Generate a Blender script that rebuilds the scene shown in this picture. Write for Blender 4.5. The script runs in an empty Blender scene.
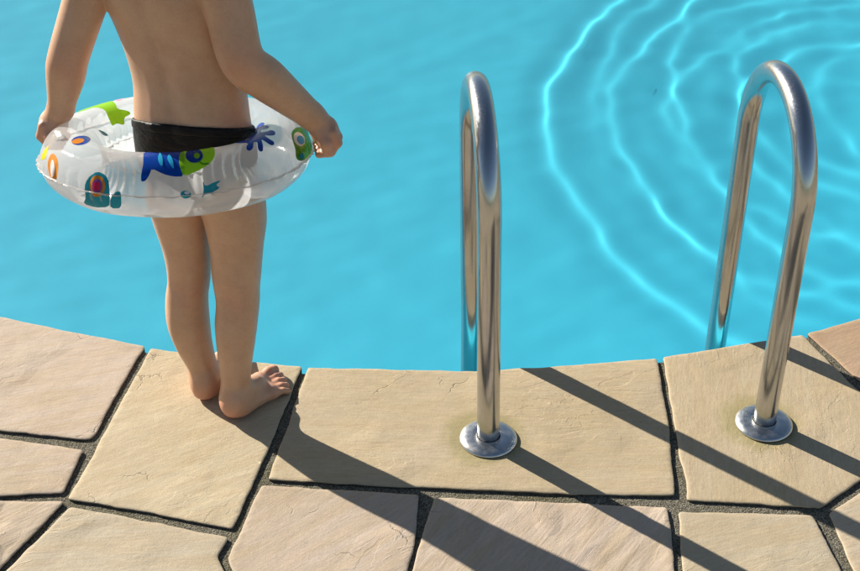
import bpy, bmesh, math, random
import numpy as np
from mathutils import Vector, Matrix, noise, geometry

sc = bpy.context.scene
C = sc.collection
R = math.radians
rng = random.Random(7)

# ------------------------------------------------------------------ camera
CAM_H = 1.70
cam_d = bpy.data.cameras.new('camera')
cam = bpy.data.objects.new('camera', cam_d)
C.objects.link(cam)
cam.location = (0, 0, CAM_H)
cam.rotation_euler = (R(90 - 35), 0, 0)
cam_d.sensor_width = 36.0
cam_d.lens = 36.0 * 1400 / 860
cam_d.clip_start = 0.05
cam_d.clip_end = 500
sc.camera = cam

# ------------------------------------------------------------------ sky and sun
SUN_EL, SUN_AZ = R(24.3), R(140.0)          # azimuth counter-clockwise from +X
world = bpy.data.worlds.new('World')
sc.world = world
world.use_nodes = True
wn = world.node_tree
sky = wn.nodes.new('ShaderNodeTexSky')
sky.sky_type = 'NISHITA'
sky.sun_disc = False
sky.sun_elevation = SUN_EL
sky.sun_rotation = R(90) - SUN_AZ
sky.air_density = 1.0
sky.dust_density = 0.6
wn.links.new(sky.outputs[0], wn.nodes['Background'].inputs[0])
wn.nodes['Background'].inputs[1].default_value = 0.05

sun_d = bpy.data.lights.new('sun', 'SUN')
sun_d.energy = 5.0
sun_d.angle = R(0.53)
sun_d.color = (1.0, 0.945, 0.84)
sun_d.cycles.is_caustics_light = True
sun = bpy.data.objects.new('sun', sun_d)
C.objects.link(sun)
sun_vec = Vector((math.cos(SUN_EL) * math.cos(SUN_AZ), math.cos(SUN_EL) * math.sin(SUN_AZ), math.sin(SUN_EL)))
sun.rotation_euler = sun_vec.to_track_quat('Z', 'Y').to_euler()
sun.location = (-6, 6, 5)

vs = sc.view_settings
vs.view_transform = 'Standard'
vs.look = 'None'
vs.exposure = 0.95
vs.gamma = 1.0
vs.use_curve_mapping = False

cy = sc.cycles
cy.use_denoising = True
cy.max_bounces = 12
cy.diffuse_bounces = 4
cy.glossy_bounces = 6
cy.transmission_bounces = 8
cy.transparent_max_bounces = 16
cy.caustics_refractive = True
cy.caustics_reflective = False
cy.sample_clamp_indirect = 4.0
cy.blur_glossy = 0.4

# ------------------------------------------------------------------ helpers
def link(name, me, mat=None, parent=None):
    o = bpy.data.objects.new(name, me)
    C.objects.link(o)
    if mat is not None:
        for m in (mat if isinstance(mat, (list, tuple)) else [mat]):
            me.materials.append(m)
    if parent is not None:
        o.parent = parent
    return o

def mesh_of(name, verts, faces, smooth=False):
    me = bpy.data.meshes.new(name)
    me.from_pydata([tuple(v) for v in verts], [], [tuple(f) for f in faces])
    me.update()
    if smooth:
        me.polygons.foreach_set('use_smooth', [True] * len(me.polygons))
    return me

def np_mesh(name, V, F, smooth=True):
    """fast mesh from numpy vertices and quads/triangles"""
    V = np.asarray(V, np.float32)
    F = np.asarray(F, np.int32)
    n = F.shape[1]
    me = bpy.data.meshes.new(name)
    me.vertices.add(len(V)); me.vertices.foreach_set('co', V.ravel())
    me.loops.add(F.size); me.loops.foreach_set('vertex_index', F.ravel())
    me.polygons.add(len(F))
    me.polygons.foreach_set('loop_start', np.arange(0, F.size, n, dtype=np.int32))
    me.polygons.foreach_set('use_smooth', np.full(len(F), smooth))
    me.update(calc_edges=True)
    me.validate()
    return me

def tag(o, label=None, cat=None, group=None, kind=None):
    if label: o['label'] = label
    if cat: o['category'] = cat
    if group: o['group'] = group
    if kind: o['kind'] = kind
    return o

def empty(name, loc=(0, 0, 0)):
    o = bpy.data.objects.new(name, None)
    C.objects.link(o)
    o.location = loc
    o.empty_display_size = 0.1
    return o

class NT:
    """small node helper"""
    def __init__(self, name):
        self.m = bpy.data.materials.new(name)
        self.m.use_nodes = True
        self.t = self.m.node_tree
        self.t.nodes.clear()
        self.out = self.t.nodes.new('ShaderNodeOutputMaterial')
    def n(self, typ, **kw):
        nd = self.t.nodes.new('ShaderNode' + typ)
        for k, v in kw.items():
            if k == 'i':
                for kk, vv in v.items():
                    s = nd.inputs[kk]
                    if hasattr(vv, 'is_output'):
                        self.t.links.new(vv, s)
                    else:
                        s.default_value = vv
            else:
                setattr(nd, k, v)
        return nd
    def noise(self, vec, scale, detail=4, rough=.55, dist=0.0):
        return self.n('TexNoise', i={'Vector': vec, 'Scale': scale, 'Detail': detail, 'Roughness': rough, 'Distortion': dist}).outputs[0]
    def ramp(self, fac, stops, interp='LINEAR'):
        r = self.n('ValToRGB', i={'Fac': fac})
        cr = r.color_ramp
        cr.interpolation = interp
        while len(cr.elements) < len(stops):
            cr.elements.new(0.5)
        for e, (p, c) in zip(cr.elements, stops):
            e.position = p
            e.color = (*c, 1) if isinstance(c, (tuple, list)) else (c, c, c, 1)
        return r.outputs[0]
    def math(self, op, a, b=0.0, c=0.0):
        return self.n('Math', operation=op, i={0: a, 1: b, 2: c}).outputs[0]
    def mix(self, fac, a, b, blend='MIX'):
        m = self.n('Mix', data_type='RGBA', blend_type=blend)
        for s, v in ((m.inputs[0], fac), (m.inputs[6], a), (m.inputs[7], b)):
            if hasattr(v, 'is_output'):
                self.t.links.new(v, s)
            else:
                s.default_value = (*v, 1) if isinstance(v, tuple) and len(v) == 3 else v
        return m.outputs[2]
    def bump(self, h, strength=1.0, dist=0.001, normal=None):
        i = {'Height': h, 'Strength': strength, 'Distance': dist}
        if normal is not None: i['Normal'] = normal
        return self.n('Bump', i=i).outputs[0]
    def obj(self):
        return self.n('TexCoord').outputs['Object']
    def scale(self, vec, s):
        return self.n('Mapping', i={'Vector': vec, 'Scale': s}).outputs[0]
    def bsdf(self, **kw):
        i = {k.replace('_', ' '): v for k, v in kw.items()}
        for k, v in list(i.items()):
            if isinstance(v, tuple) and len(v) == 3 and 'Normal' not in k and 'Radius' not in k:
                i[k] = (*v, 1)
        return self.n('BsdfPrincipled', i=i)
    def done(self, shader, vol=None):
        self.t.links.new(shader if hasattr(shader, 'is_output') else shader.outputs[0], self.out.inputs[0])
        return self.m

def smoothstep(a, b, x):
    t = np.clip((x - a) / (b - a), 0, 1)
    return t * t * (3 - 2 * t)

# ------------------------------------------------------------------ pool outline (bird's-eye, metres)
POOL_PTS = [(0.02, 2.138), (0.26, 2.151), (0.455, 2.183), (0.66, 2.232), (0.865, 2.305), (1.15, 2.45), (1.6, 2.76), (2.35, 3.5),
            (2.95, 4.7), (3.1, 6.3), (2.9, 8.0), (2.0, 9.4), (0.3, 10.0), (-1.8, 9.9), (-3.6, 9.0), (-4.3, 7.0),
            (-3.9, 5.1), (-2.75, 3.75), (-1.7, 2.86), (-1.15, 2.475), (-0.88, 2.318), (-0.57, 2.216), (-0.255, 2.148)]
def catmull(P, n):
    out = []
    m = len(P)
    for i in range(m):
        p0, p1, p2, p3 = (np.array(P[(i + k) % m]) for k in (-1, 0, 1, 2))
        L = np.linalg.norm(p2 - p1)
        k = max(2, int(L / n))
        for t in np.arange(k) / k:
            out.append(0.5 * ((2 * p1) + (-p0 + p2) * t + (2 * p0 - 5 * p1 + 4 * p2 - p3) * t * t + (-p0 + 3 * p1 - 3 * p2 + p3) * t ** 3))
    return np.array(out)
POOL = catmull(POOL_PTS, 0.03)
def offset_loop(L, d):
    """push a counter-clockwise loop outwards by d"""
    t = np.roll(L, -1, 0) - np.roll(L, 1, 0)
    t /= np.linalg.norm(t, axis=1)[:, None]
    return L + np.stack([t[:, 1], -t[:, 0]], 1) * d
WATER_Z, FLOOR_Z = -0.10, -1.20
# ------------------------------------------------------------------ pool: liner and water
def liner_material(name):
    k = NT(name)
    co = k.obj()
    big = k.noise(co, 1.3, 3)
    col = k.ramp(big, [(0.3, (0.055, 0.645, 0.85)), (0.7, (0.062, 0.675, 0.88))])
    b = k.bump(k.noise(co, 60, 2), 0.15, 0.002)
    return k.done(k.bsdf(Base_Color=col, Roughness=0.6, Normal=b))
M_liner = liner_material('pool_liner')

inner = offset_loop(POOL, 0.03)          # liner wall sits under the stone overhang
n = len(inner)
fl = mesh_of('pool_floor', [(*p, FLOOR_Z) for p in offset_loop(inner, 0.06)], [list(range(n))])
pool_floor = tag(link('pool_floor', fl, M_liner), kind='structure')
wv = [(*p, -0.036) for p in inner] + [(*p, FLOOR_Z - 0.02) for p in inner]
wf = [(i, (i + 1) % n, n + (i + 1) % n, n + i)[::-1] for i in range(n)]
pool_wall = tag(link('pool_wall', mesh_of('pool_wall', wv, wf, True), M_liner), kind='structure')

def wave_height(x, y):
    """ripples that run out from a disturbance on the right of the pool, dying out to the left"""
    sx, sy = 0.785, 4.95
    dx, dy = x - sx, (y - sy) * 0.82
    r = np.sqrt(dx * dx + dy * dy) + 1e-6
    a = np.arctan2(dy, dx)
    h = np.zeros_like(r)
    # separate crests, each with its own wander, so that neighbours run together and part again
    for ri, w_, cu, p1, p2, p3 in ((1.150, .056, .80, 0.6, 2.1, 0.0), (0.985, .046, .50, 2.6, 0.9, 1.1), (0.915, .048, .86, 1.0, 2.6, 2.0), (0.760, .046, .62, 3.9, 1.2, 0.4),
                                   (0.675, .045, .62, 1.6, 4.0, 2.9), (0.545, .046, .52, 5.0, 0.3, 4.4), (0.455, .045, .58, 2.2, 3.3, 5.1), (0.320, .050, .52, 0.2, 5.2, 3.3), (0.215, .050, .40, 4.1, 1.9, 0.9)):
        rr = r + 0.030 * np.sin(3 * a + p1) + 0.016 * np.sin(7 * a + p2) * smoothstep(0.1, 0.5, r) + (0.007 * np.sin(17 * a + p3 + 4 * r) + 0.003 * np.sin(37 * a + p1 * 3)) * smoothstep(0.35, 0.8, r)
        fade = 0.72 + 0.28 * np.sin(2 * a + p3) * np.sin(3 * a + p2)
        h = h + 0.5 * cu * w_ ** 2 * fade * np.exp(-((rr - ri) / w_) ** 2)
    # livelier water close to the disturbance
    near = 1 - smoothstep(0.35, 1.25, r)
    rs = np.random.RandomState(5)
    for j in range(14):
        t = rs.uniform(0, 2 * np.pi); L = rs.uniform(0.15, 0.36); kk_ = 2 * np.pi / L
        h = h + near * 0.024 / kk_ ** 2 * np.cos(kk_ * (np.cos(t) * x + np.sin(t) * y) + rs.uniform(0, 6.3))
    # faint ripples everywhere
    for j in range(22):
        t = rs.uniform(0, 2 * np.pi); L = rs.uniform(0.09, 0.32); kk_ = 2 * np.pi / L
        h = h + 0.011 / kk_ ** 2 * np.cos(kk_ * (np.cos(t) * x + np.sin(t) * y) + rs.uniform(0, 6.3))
    return h

gx0, gx1, gy0, gy1, gs = -4.5, 3.4, 2.05, 10.1, 0.010
xs = np.arange(gx0, gx1, gs); ys = np.concatenate([np.arange(gy0, 6.5, gs), np.arange(6.5, gy1, 0.03)])
X, Y = np.meshgrid(xs, ys)
Hh = wave_height(X, Y) + WATER_Z
# keep the cells inside the liner (point in polygon, row by row)
wl = offset_loop(POOL, 0.034)
def inside(L, X, Y):
    res = np.zeros(X.shape, bool)
    x1, y1 = L[:, 0], L[:, 1]
    x2, y2 = np.roll(x1, -1), np.roll(y1, -1)
    for a, b, c, d in zip(x1, y1, x2, y2):
        if b == d: continue
        m = (b > Y) != (d > Y)
        res ^= m & (X < (c - a) * (Y - b) / (d - b) + a)
    return res
ins = inside(wl[::2], X, Y)
NX = len(xs)
I = np.arange(X.size).reshape(X.shape)
q = np.stack([I[:-1, :-1], I[:-1, 1:], I[1:, 1:], I[1:, :-1]], -1).reshape(-1, 4)
keep = (ins[:-1, :-1] | ins[:-1, 1:] | ins[1:, 1:] | ins[1:, :-1]).reshape(-1)
q = q[keep]
used = np.unique(q)
remap = np.full(X.size, -1); remap[used] = np.arange(len(used))
V = np.stack([X, Y, Hh], -1).reshape(-1, 3)[used]
wme = np_mesh('water', V, remap[q])
k = NT('pool_water')
M_water = k.done(k.bsdf(Base_Color=(1, 1, 1), Roughness=0.0, IOR=1.33, Transmission_Weight=1.0))
water = tag(link('water', wme, M_water), kind='structure')
water.cycles.is_caustics_caster = True
pool_floor.cycles.is_caustics_receiver = True
pool_wall.cycles.is_caustics_receiver = True
# ------------------------------------------------------------------ deck: stone slabs on a mortar bed
FLANGES = [(0.1068, 1.937), (0.619, 1.980)]

def stone_material(name, riven=False):
    k = NT(name)
    pos = k.n('NewGeometry').outputs['Position']
    oi = k.n('ObjectInfo')
    rnd = oi.outputs['Random']
    grain = k.n('Attribute', attribute_type='OBJECT', attribute_name='grain').outputs['Fac']
    shift = k.n('Combine' + 'XYZ', i={'X': k.math('MULTIPLY', rnd, 17.0), 'Y': k.math('MULTIPLY', rnd, 31.0), 'Z': 0.0}).outputs[0]
    p = k.n('VectorMath', operation='ADD', i={0: pos, 1: shift}).outputs[0]
    pr = k.n('VectorRotate', rotation_type='Z_AXIS', i={'Vector': p, 'Angle': grain}).outputs[0]
    streak = k.noise(k.scale(pr, (1.6, 13.0, 4.0)), 3.2, 6, .6, .5)
    fine = k.noise(k.scale(pr, (10.0, 60.0, 20.0)), 3.0, 5, .65)
    blot = k.noise(p, 7.0, 4, .6)
    speck = k.noise(p, 420.0, 3, .7)
    tint = oi.outputs['Color']
    c = k.mix(k.ramp(streak, [(0.35, 0.0), (0.68, 1.0)]), tint, (0.51, 0.37, 0.21), 'MIX')
    c = k.mix(0.45, c, tint)
    c = k.mix(k.ramp(blot, [(0.40, 0.0), (0.75, 0.42)]), c, (0.52, 0.43, 0.32))
    c = k.mix(k.ramp(k.noise(p, 3.1, 3), [(0.45, 0.0), (0.75, 0.35)]), c, (0.40, 0.30, 0.15))
    c = k.mix(0.30, c, k.ramp(fine, [(0.25, 0.30), (0.75, 1.0)]), 'MULTIPLY')
    c = k.mix(0.22, c, k.ramp(speck, [(0.3, 0.25), (0.6, 1.0)]), 'MULTIPLY')
    # algae round the steel collars
    xy = k.n('VectorMath', operation='MULTIPLY', i={0: pos, 1: (1, 1, 0)}).outputs[0]
    moss = None
    for fx, fy in FLANGES:
        d = k.n('VectorMath', operation='DISTANCE', i={0: xy, 1: (fx - .008, fy + .004, 0)}).outputs['Value']
        d = k.math('ADD', d, k.math('MULTIPLY', k.math('SUBTRACT', k.noise(p, 26.0, 4), 0.5), 0.05))
        m = k.ramp(d, [(0.055, 1.0), (0.062, 0.9), (0.085, 0.0)])
        moss = m if moss is None else k.math('MAXIMUM', moss, m)
    c = k.mix(k.math('MULTIPLY', moss, 0.4), c, (0.20, 0.19, 0.03))
    # a few hairline cracks and dark specks of dirt
    wp = k.n('VectorMath', operation='ADD', i={0: p, 1: k.n('VectorMath', operation='SCALE', i={0: k.n('TexNoise', i={'Vector': p, 'Scale': 30.0, 'Detail': 4.0}).outputs['Color'], 'Scale': 0.05}).outputs[0]}).outputs[0]
    ce = k.n('TexVoronoi', feature='DISTANCE_TO_EDGE', i={'Vector': wp, 'Scale': 8.0}).outputs['Distance']
    crk = k.math('MULTIPLY', k.ramp(ce, [(0.0, 1.0), (0.011, 0.0)]), k.ramp(k.noise(p, 6.5, 2), [(0.61, 0.0), (0.67, 1.0)]))
    c = k.mix(k.math('MULTIPLY', crk, 0.45), c, (0.10, 0.075, 0.05))
    drt = k.math('MULTIPLY', k.ramp(k.noise(p, 210.0, 2), [(0.68, 0.0), (0.74, 1.0)]), k.ramp(k.noise(p, 9.0, 2), [(0.45, 0.0), (0.65, 0.6)]))
    c = k.mix(drt, c, (0.22, 0.16, 0.10))
    # relief: layered flakes, grain and pits
    t = k.math('MULTIPLY', k.noise(k.scale(pr, (1.0, 1.7, 1.0)), 9.0, 5, .55, .8), 7.0)
    fr = k.math('FRACT', t)
    step = k.math('ADD', k.math('FLOOR', t), k.ramp(fr, [(0.0, 0.0), (0.86, 0.10), (0.93, 0.95), (1.0, 1.0)]))
    mask = k.ramp(k.noise(p, 4.0, 2), [(0.52, 0.0), (0.62, 1.0)])
    b = k.bump(k.math('MULTIPLY', step, mask), 0.40 if not riven else 0.7, 0.0020 if riven else 0.0011)
    if riven:
        ridg = k.noise(k.scale(pr, (2.0, 16.0, 8.0)), 4.0, 5, .62, 1.2)
        b = k.bump(ridg, 0.25, 0.004, b)
    b = k.bump(k.noise(p, 55.0, 6, .68), 0.26, 0.0030, b)
    b = k.bump(k.math('SUBTRACT', 1.0, crk), 0.7, 0.0015, b)
    b = k.bump(fine, 0.35, 0.0012, b)
    b = k.bump(k.noise(p, 520.0, 2), 0.5, 0.0005, b)
    pits = k.n('TexVoronoi', i={'Vector': p, 'Scale': 95.0, 'Randomness': 1.0}).outputs['Distance']
    pitm = k.math('MULTIPLY', k.ramp(pits, [(0.0, 0.0), (0.16, 1.0)]), 1.0)
    pitg = k.ramp(k.noise(p, 14.0, 2), [(0.52, 0.0), (0.66, 1.0)])
    b = k.bump(k.mix(pitg, (1.0, 1.0, 1.0), pitm), 0.6, 0.0010, b)
    return k.done(k.bsdf(Base_Color=c, Roughness=0.78, Specular_IOR_Level=0.3, Normal=b))

k = NT('stone_edge_shade')  # slab sides coloured near-black: the joint shade is painted into them
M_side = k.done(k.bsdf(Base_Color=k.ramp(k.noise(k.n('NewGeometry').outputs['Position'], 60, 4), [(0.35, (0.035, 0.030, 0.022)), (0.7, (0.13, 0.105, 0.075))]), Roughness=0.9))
M_stone = stone_material('sandstone')
M_riven = stone_material('riven_sandstone', True)

k = NT('mortar')
co = k.n('NewGeometry').outputs['Position']
gr = k.n('TexVoronoi', i={'Vector': co, 'Scale': 430.0}).outputs['Color']
gcol = k.mix(0.75, k.ramp(k.noise(co, 160, 4), [(0.3, (0.09, 0.080, 0.06)), (0.7, (0.25, 0.225, 0.17))]), k.ramp(gr, [(0.1, (0.045, 0.04, 0.03)), (0.9, (0.42, 0.38, 0.29))]))
gcol = k.mix(k.ramp(k.noise(co, 11, 3), [(0.45, 0.0), (0.7, 0.55)]), gcol, (0.13, 0.12, 0.055))
b = k.bump(k.noise(co, 330, 4, .7), 1.0, 0.004)
b = k.bump(k.n('TexVoronoi', i={'Vector': co, 'Scale': 430.0}).outputs['Distance'], 0.9, 0.003, b)
M_mortar = k.done(k.bsdf(Base_Color=gcol, Roughness=0.95, Specular_IOR_Level=0.15, Normal=b))

# mortar bed: a sheet from the pool outline outwards
bm = bmesh.new()
La = offset_loop(POOL, 0.012)
ring_d = [0.0, 0.45, 1.0]
rows = []
for d in (0.012, 0.5, 1.1):
    rows.append([bm.verts.new((*p, -0.0050)) for p in offset_loop(POOL, d)])
low = [bm.verts.new((*p, -0.05)) for p in La]
m = len(POOL)
for a, bb in ((rows[0], rows[1]), (rows[1], rows[2])):
    for i in range(m):
        bm.faces.new((a[i], bb[i], bb[(i + 1) % m], a[(i + 1) % m]))
for i in range(m):
    bm.faces.new((low[i], rows[0][i], rows[0][(i + 1) % m], low[(i + 1) % m]))
bm.normal_update()
me = bpy.data.meshes.new('deck'); bm.to_mesh(me); bm.free()
deck = tag(link('deck', me, M_mortar), kind='structure')

# terrace and lawn beyond: too far off the frame for single stones
k = NT('terrace_paving')
co = k.n('NewGeometry').outputs['Position']
e = k.n('TexVoronoi', feature='DISTANCE_TO_EDGE', i={'Vector': co, 'Scale': 2.9}).outputs['Distance']
cc = k.n('TexVoronoi', i={'Vector': co, 'Scale': 2.9}).outputs['Color']
j = k.ramp(e, [(0.02, 0.0), (0.032, 1.0)])
col = k.mix(0.35, k.ramp(k.noise(co, 8, 4), [(0.3, (0.36, 0.27, 0.16)), (0.7, (0.46, 0.37, 0.25))]), k.ramp(cc, [(0.2, (0.33, 0.24, 0.15)), (0.8, (0.48, 0.40, 0.28))]))
M_terr = k.done(k.bsdf(Base_Color=k.mix(j, (0.10, 0.09, 0.07), col), Roughness=0.85, Normal=k.bump(j, 0.8, 0.01)))
def sheet_round_pool(name, d, half, z, mat):
    bm = bmesh.new()
    a = [bm.verts.new((*p, z)) for p in offset_loop(POOL, d)]
    cxp, cyp = 0.0, 6.0
    o = []
    for p in POOL:
        v = np.array(p) - (cxp, cyp); s = half / max(abs(v[0]), abs(v[1]))
        o.append(bm.verts.new((cxp + v[0] * s, cyp + v[1] * s, z)))
    for i in range(m):
        bm.faces.new((a[i], o[i], o[(i + 1) % m], a[(i + 1) % m]))
    bm.normal_update()
    me = bpy.data.meshes.new(name); bm.to_mesh(me); bm.free()
    return tag(link(name, me, mat), kind='structure')
sheet_round_pool('terrace', 1.0, 13.0, -0.011, M_terr)
k = NT('lawn')
co = k.n('NewGeometry').outputs['Position']
M_lawn = k.done(k.bsdf(Base_Color=k.ramp(k.noise(co, 3, 5), [(0.3, (0.035, 0.07, 0.015)), (0.7, (0.07, 0.12, 0.03))]), Roughness=0.9, Normal=k.bump(k.noise(co, 40, 4), 1, .05)))
sheet_round_pool('lawn', 6.0, 260.0, -0.03, M_lawn)

# --- slabs
CREAM, PINK, YEL, TAN, RED, GREY = (0.58, 0.48, 0.355), (0.58, 0.465, 0.37), (0.62, 0.515, 0.345), (0.55, 0.44, 0.285), (0.47, 0.29, 0.19), (0.55, 0.465, 0.34)
SLABS = [  # outline in metres, tint, grain angle, relief, riven
    ([(-1.0, 2.352), (-0.882, 2.315), (-0.772, 2.281), (-0.663, 2.246), (-0.570, 2.216), (-0.597, 2.079), (-0.616, 1.952), (-0.622, 1.941), (-0.634, 1.939), (-0.793, 1.963), (-1.0, 1.99)], PINK, 0.3, 1.0, 0),
    ([(-0.555, 2.209), (-0.454, 2.185), (-0.353, 2.166), (-0.252, 2.150), (-0.275, 2.011), (-0.299, 1.886), (-0.336, 1.709), (-0.482, 1.749), (-0.629, 1.782), (-0.594, 1.980)], YEL, 0.5, 0.6, 0),
    ([(-1.0, 1.975), (-0.788, 1.941), (-0.629, 1.908), (-0.642, 1.798), (-0.750, 1.790), (-1.0, 1.773)], PINK, 0.2, 1.4, 0),
    ([(-1.0, 1.757), (-0.746, 1.776), (-0.636, 1.773), (-0.707, 1.618), (-0.737, 1.549), (-0.80, 1.42), (-1.0, 1.42)], PINK, 0.7, 1.8, 1),
    ([(-0.621, 1.761), (-0.340, 1.688), (-0.353, 1.644), (-0.308, 1.549), (-0.247, 1.42), (-0.785, 1.42), (-0.724, 1.549)], GREY, 0.1, 0.8, 0),
    ([(-0.296, 1.814), (-0.020, 1.791), (-0.028, 1.664), (-0.048, 1.549), (-0.07, 1.42), (-0.228, 1.42), (-0.290, 1.549), (-0.335, 1.639)], PINK, 0.7, 1.0, 0),
    ([(-0.237, 2.148), (-0.058, 2.140), (0.097, 2.139), (0.254, 2.152), (0.447, 2.178), (0.441, 1.977), (0.427, 1.790), (0.262, 1.794), (-0.053, 1.813), (-0.285, 1.831), (-0.261, 1.991)], TAN, 0.02, 0.9, 0),
    ([(0.460, 2.182), (0.608, 2.218), (0.750, 2.254), (0.818, 2.076), (0.917, 1.977), (0.850, 1.900), (0.673, 1.759), (0.563, 1.770), (0.447, 1.779), (0.454, 1.963)], TAN, 1.4, 0.5, 0),
    ([(0.763, 2.259), (0.881, 2.310), (1.0, 2.362), (1.0, 1.99), (0.940, 1.991), (0.832, 2.101)], RED, 0.5, 0.8, 0),
    ([(0.008, 1.785), (0.208, 1.773), (0.409, 1.760), (0.401, 1.612), (0.394, 1.549), (0.385, 1.42), (-0.054, 1.42), (-0.042, 1.549)], PINK, 0.95, 2.0, 1),
    ([(0.430, 1.750), (0.656, 1.742), (0.674, 1.612), (0.681, 1.549), (0.688, 1.42), (0.397, 1.42), (0.406, 1.549)], GREY, 0.3, 0.7, 0),
    ([(0.687, 1.746), (0.862, 1.878), (0.93, 1.81), (1.0, 1.80), (1.0, 1.42), (0.708, 1.42), (0.700, 1.549)], CREAM, 0.4, 0.8, 0),
    ([(0.929, 1.973), (1.0, 1.974), (1.0, 1.815), (0.937, 1.825), (0.872, 1.892)], CREAM, 0.4, 0.8, 0),
]
def poly_area(P):
    x, y = P[:, 0], P[:, 1]
    return 0.5 * np.sum(x * np.roll(y, -1) - np.roll(x, -1) * y)
def slab(P, tint, grain, relief, riven, res, seed, fine=True):
    P = np.array(P, float)
    if poly_area(P) < 0: P = P[::-1]
    # outline with rounded corners and a rough sawn-by-hand edge
    pts = []
    nP = len(P)
    step = 0.010 if fine else 0.06
    for i in range(nP):
        p0, p1, p2 = P[i - 1], P[i], P[(i + 1) % nP]
        a, c = p0 - p1, p2 - p1
        la, lc = np.linalg.norm(a), np.linalg.norm(c)
        ang = math.acos(np.clip(a @ c / la / lc, -1, 1))
        cut = min(0.006 if ang < R(150) else 0.02, la * .3, lc * .3)
        s, e = p1 + a / la * cut, p1 + c / lc * cut
        for t in (0, .25, .5, .75, 1):
            pts.append((1 - t) ** 2 * s + 2 * t * (1 - t) * p1 + t * t * e)
        nxt = P[(i + 2) % nP]
        q1 = p2
        L = np.linalg.norm(q1 - e)
        kk = int(L / step)
        for j in range(1, kk):
            pts.append(e + (q1 - e) * j / kk)
    # drop back-tracking points near the corner cut
    out = [pts[0]]
    for q in pts[1:]:
        if np.linalg.norm(q - out[-1]) > 0.0012: out.append(q)
    pts = np.array(out)
    t = np.roll(pts, -1, 0) - np.roll(pts, 1, 0)
    t /= np.linalg.norm(t, axis=1)[:, None] + 1e-9
    nrm = np.stack([t[:, 1], -t[:, 0]], 1)
    jit = np.array([noise.noise((p[0] * 26, p[1] * 26, seed * 3.1)) * 0.0022 + noise.noise((p[0] * 120, p[1] * 120, seed)) * 0.0010
                    - max(0, noise.noise((p[0] * 9, p[1] * 9, seed * 1.7)) - .35) * 0.010 for p in pts])
    outer = pts + nrm * (jit[:, None] + 0.0010)
    shoulder = outer - nrm * 0.0007
    inner_ = outer - nrm * 0.0024
    def hgt(x, y):
        h = 0.0011 * noise.noise((x * 5, y * 5, seed)) + 0.0007 * noise.noise((x * 17, y * 17, seed + 5)) * relief
        c, s = math.cos(grain), math.sin(grain)
        u, v = x * c + y * s, -x * s + y * c
        if riven:
            h += 0.0011 * noise.noise((u * 7, v * 42 + 2 * noise.noise((x * 9, y * 9, 2)), seed)) + 0.0004 * noise.noise((u * 25, v * 140, seed + 9))
        else:
            h += 0.0004 * relief * noise.noise((u * 14, v * 70, seed + 3))
        return h
    zoff = 0.0008 * math.sin(seed * 12.9)
    verts, faces = [], []
    M = len(outer)
    if fine:
        lo, hi = inner_.min(0), inner_.max(0)
        gx = np.arange(lo[0], hi[0], res); gy = np.arange(lo[1], hi[1], res)
        GX, GY = np.meshgrid(gx, gy); GX = GX + (np.arange(len(gy)) % 2)[:, None] * res * .5
        ok = inside(offset_loop(inner_, -res * .45), GX, GY)
        ip = np.stack([GX[ok], GY[ok]], 1)
    else:
        ip = np.zeros((0, 2))
    allp = [Vector(p) for p in inner_] + [Vector(p) for p in ip]
    r = geometry.delaunay_2d_cdt(allp, [(i, (i + 1) % M) for i in range(M)], [], 1, 1e-6)
    top_v, top_f = r[0], r[2]
    orig = r[3]
    verts = [(v.x, v.y, hgt(v.x, v.y) + zoff) for v in top_v]
    faces = [tuple(f) for f in top_f]
    idx = {}
    for k_, os_ in enumerate(orig):
        for o_ in os_: idx[o_] = k_
    base = len(verts)
    for p, q in zip(shoulder, inner_): verts.append((p[0], p[1], hgt(*q) + zoff - 0.0006))
    for p, q in zip(outer, inner_): verts.append((p[0], p[1], hgt(*q) + zoff - 0.0020))
    for p in outer: verts.append((p[0], p[1], -0.040))
    for i in range(M):
        jn = (i + 1) % M
        faces.append((idx[i], base + i, base + jn, idx[jn]))
        faces.append((base + i, base + M + i, base + M + jn, base + jn))
        faces.append((base + M + i, base + 2 * M + i, base + 2 * M + jn, base + M + jn))
    cen = outer.mean(0)
    me = mesh_of('paving_stone', [(v[0] - cen[0], v[1] - cen[1], v[2]) for v in verts], faces, True)
    fl_s = np.ones(len(me.polygons), bool); fl_s[len(top_f):] = False
    me.polygons.foreach_set('use_smooth', fl_s)
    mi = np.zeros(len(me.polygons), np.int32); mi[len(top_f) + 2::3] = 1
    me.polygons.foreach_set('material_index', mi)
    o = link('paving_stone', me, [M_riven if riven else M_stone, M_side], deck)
    o.location = (cen[0], cen[1], 0)
    o['grain'] = float(-grain)
    o.color = (*tint, 1)
    return o
for i, (P, tint, g_, rel, riv) in enumerate(SLABS):
    slab(P, tint, g_, rel, riv, 0.0075, i + 1.0)

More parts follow.
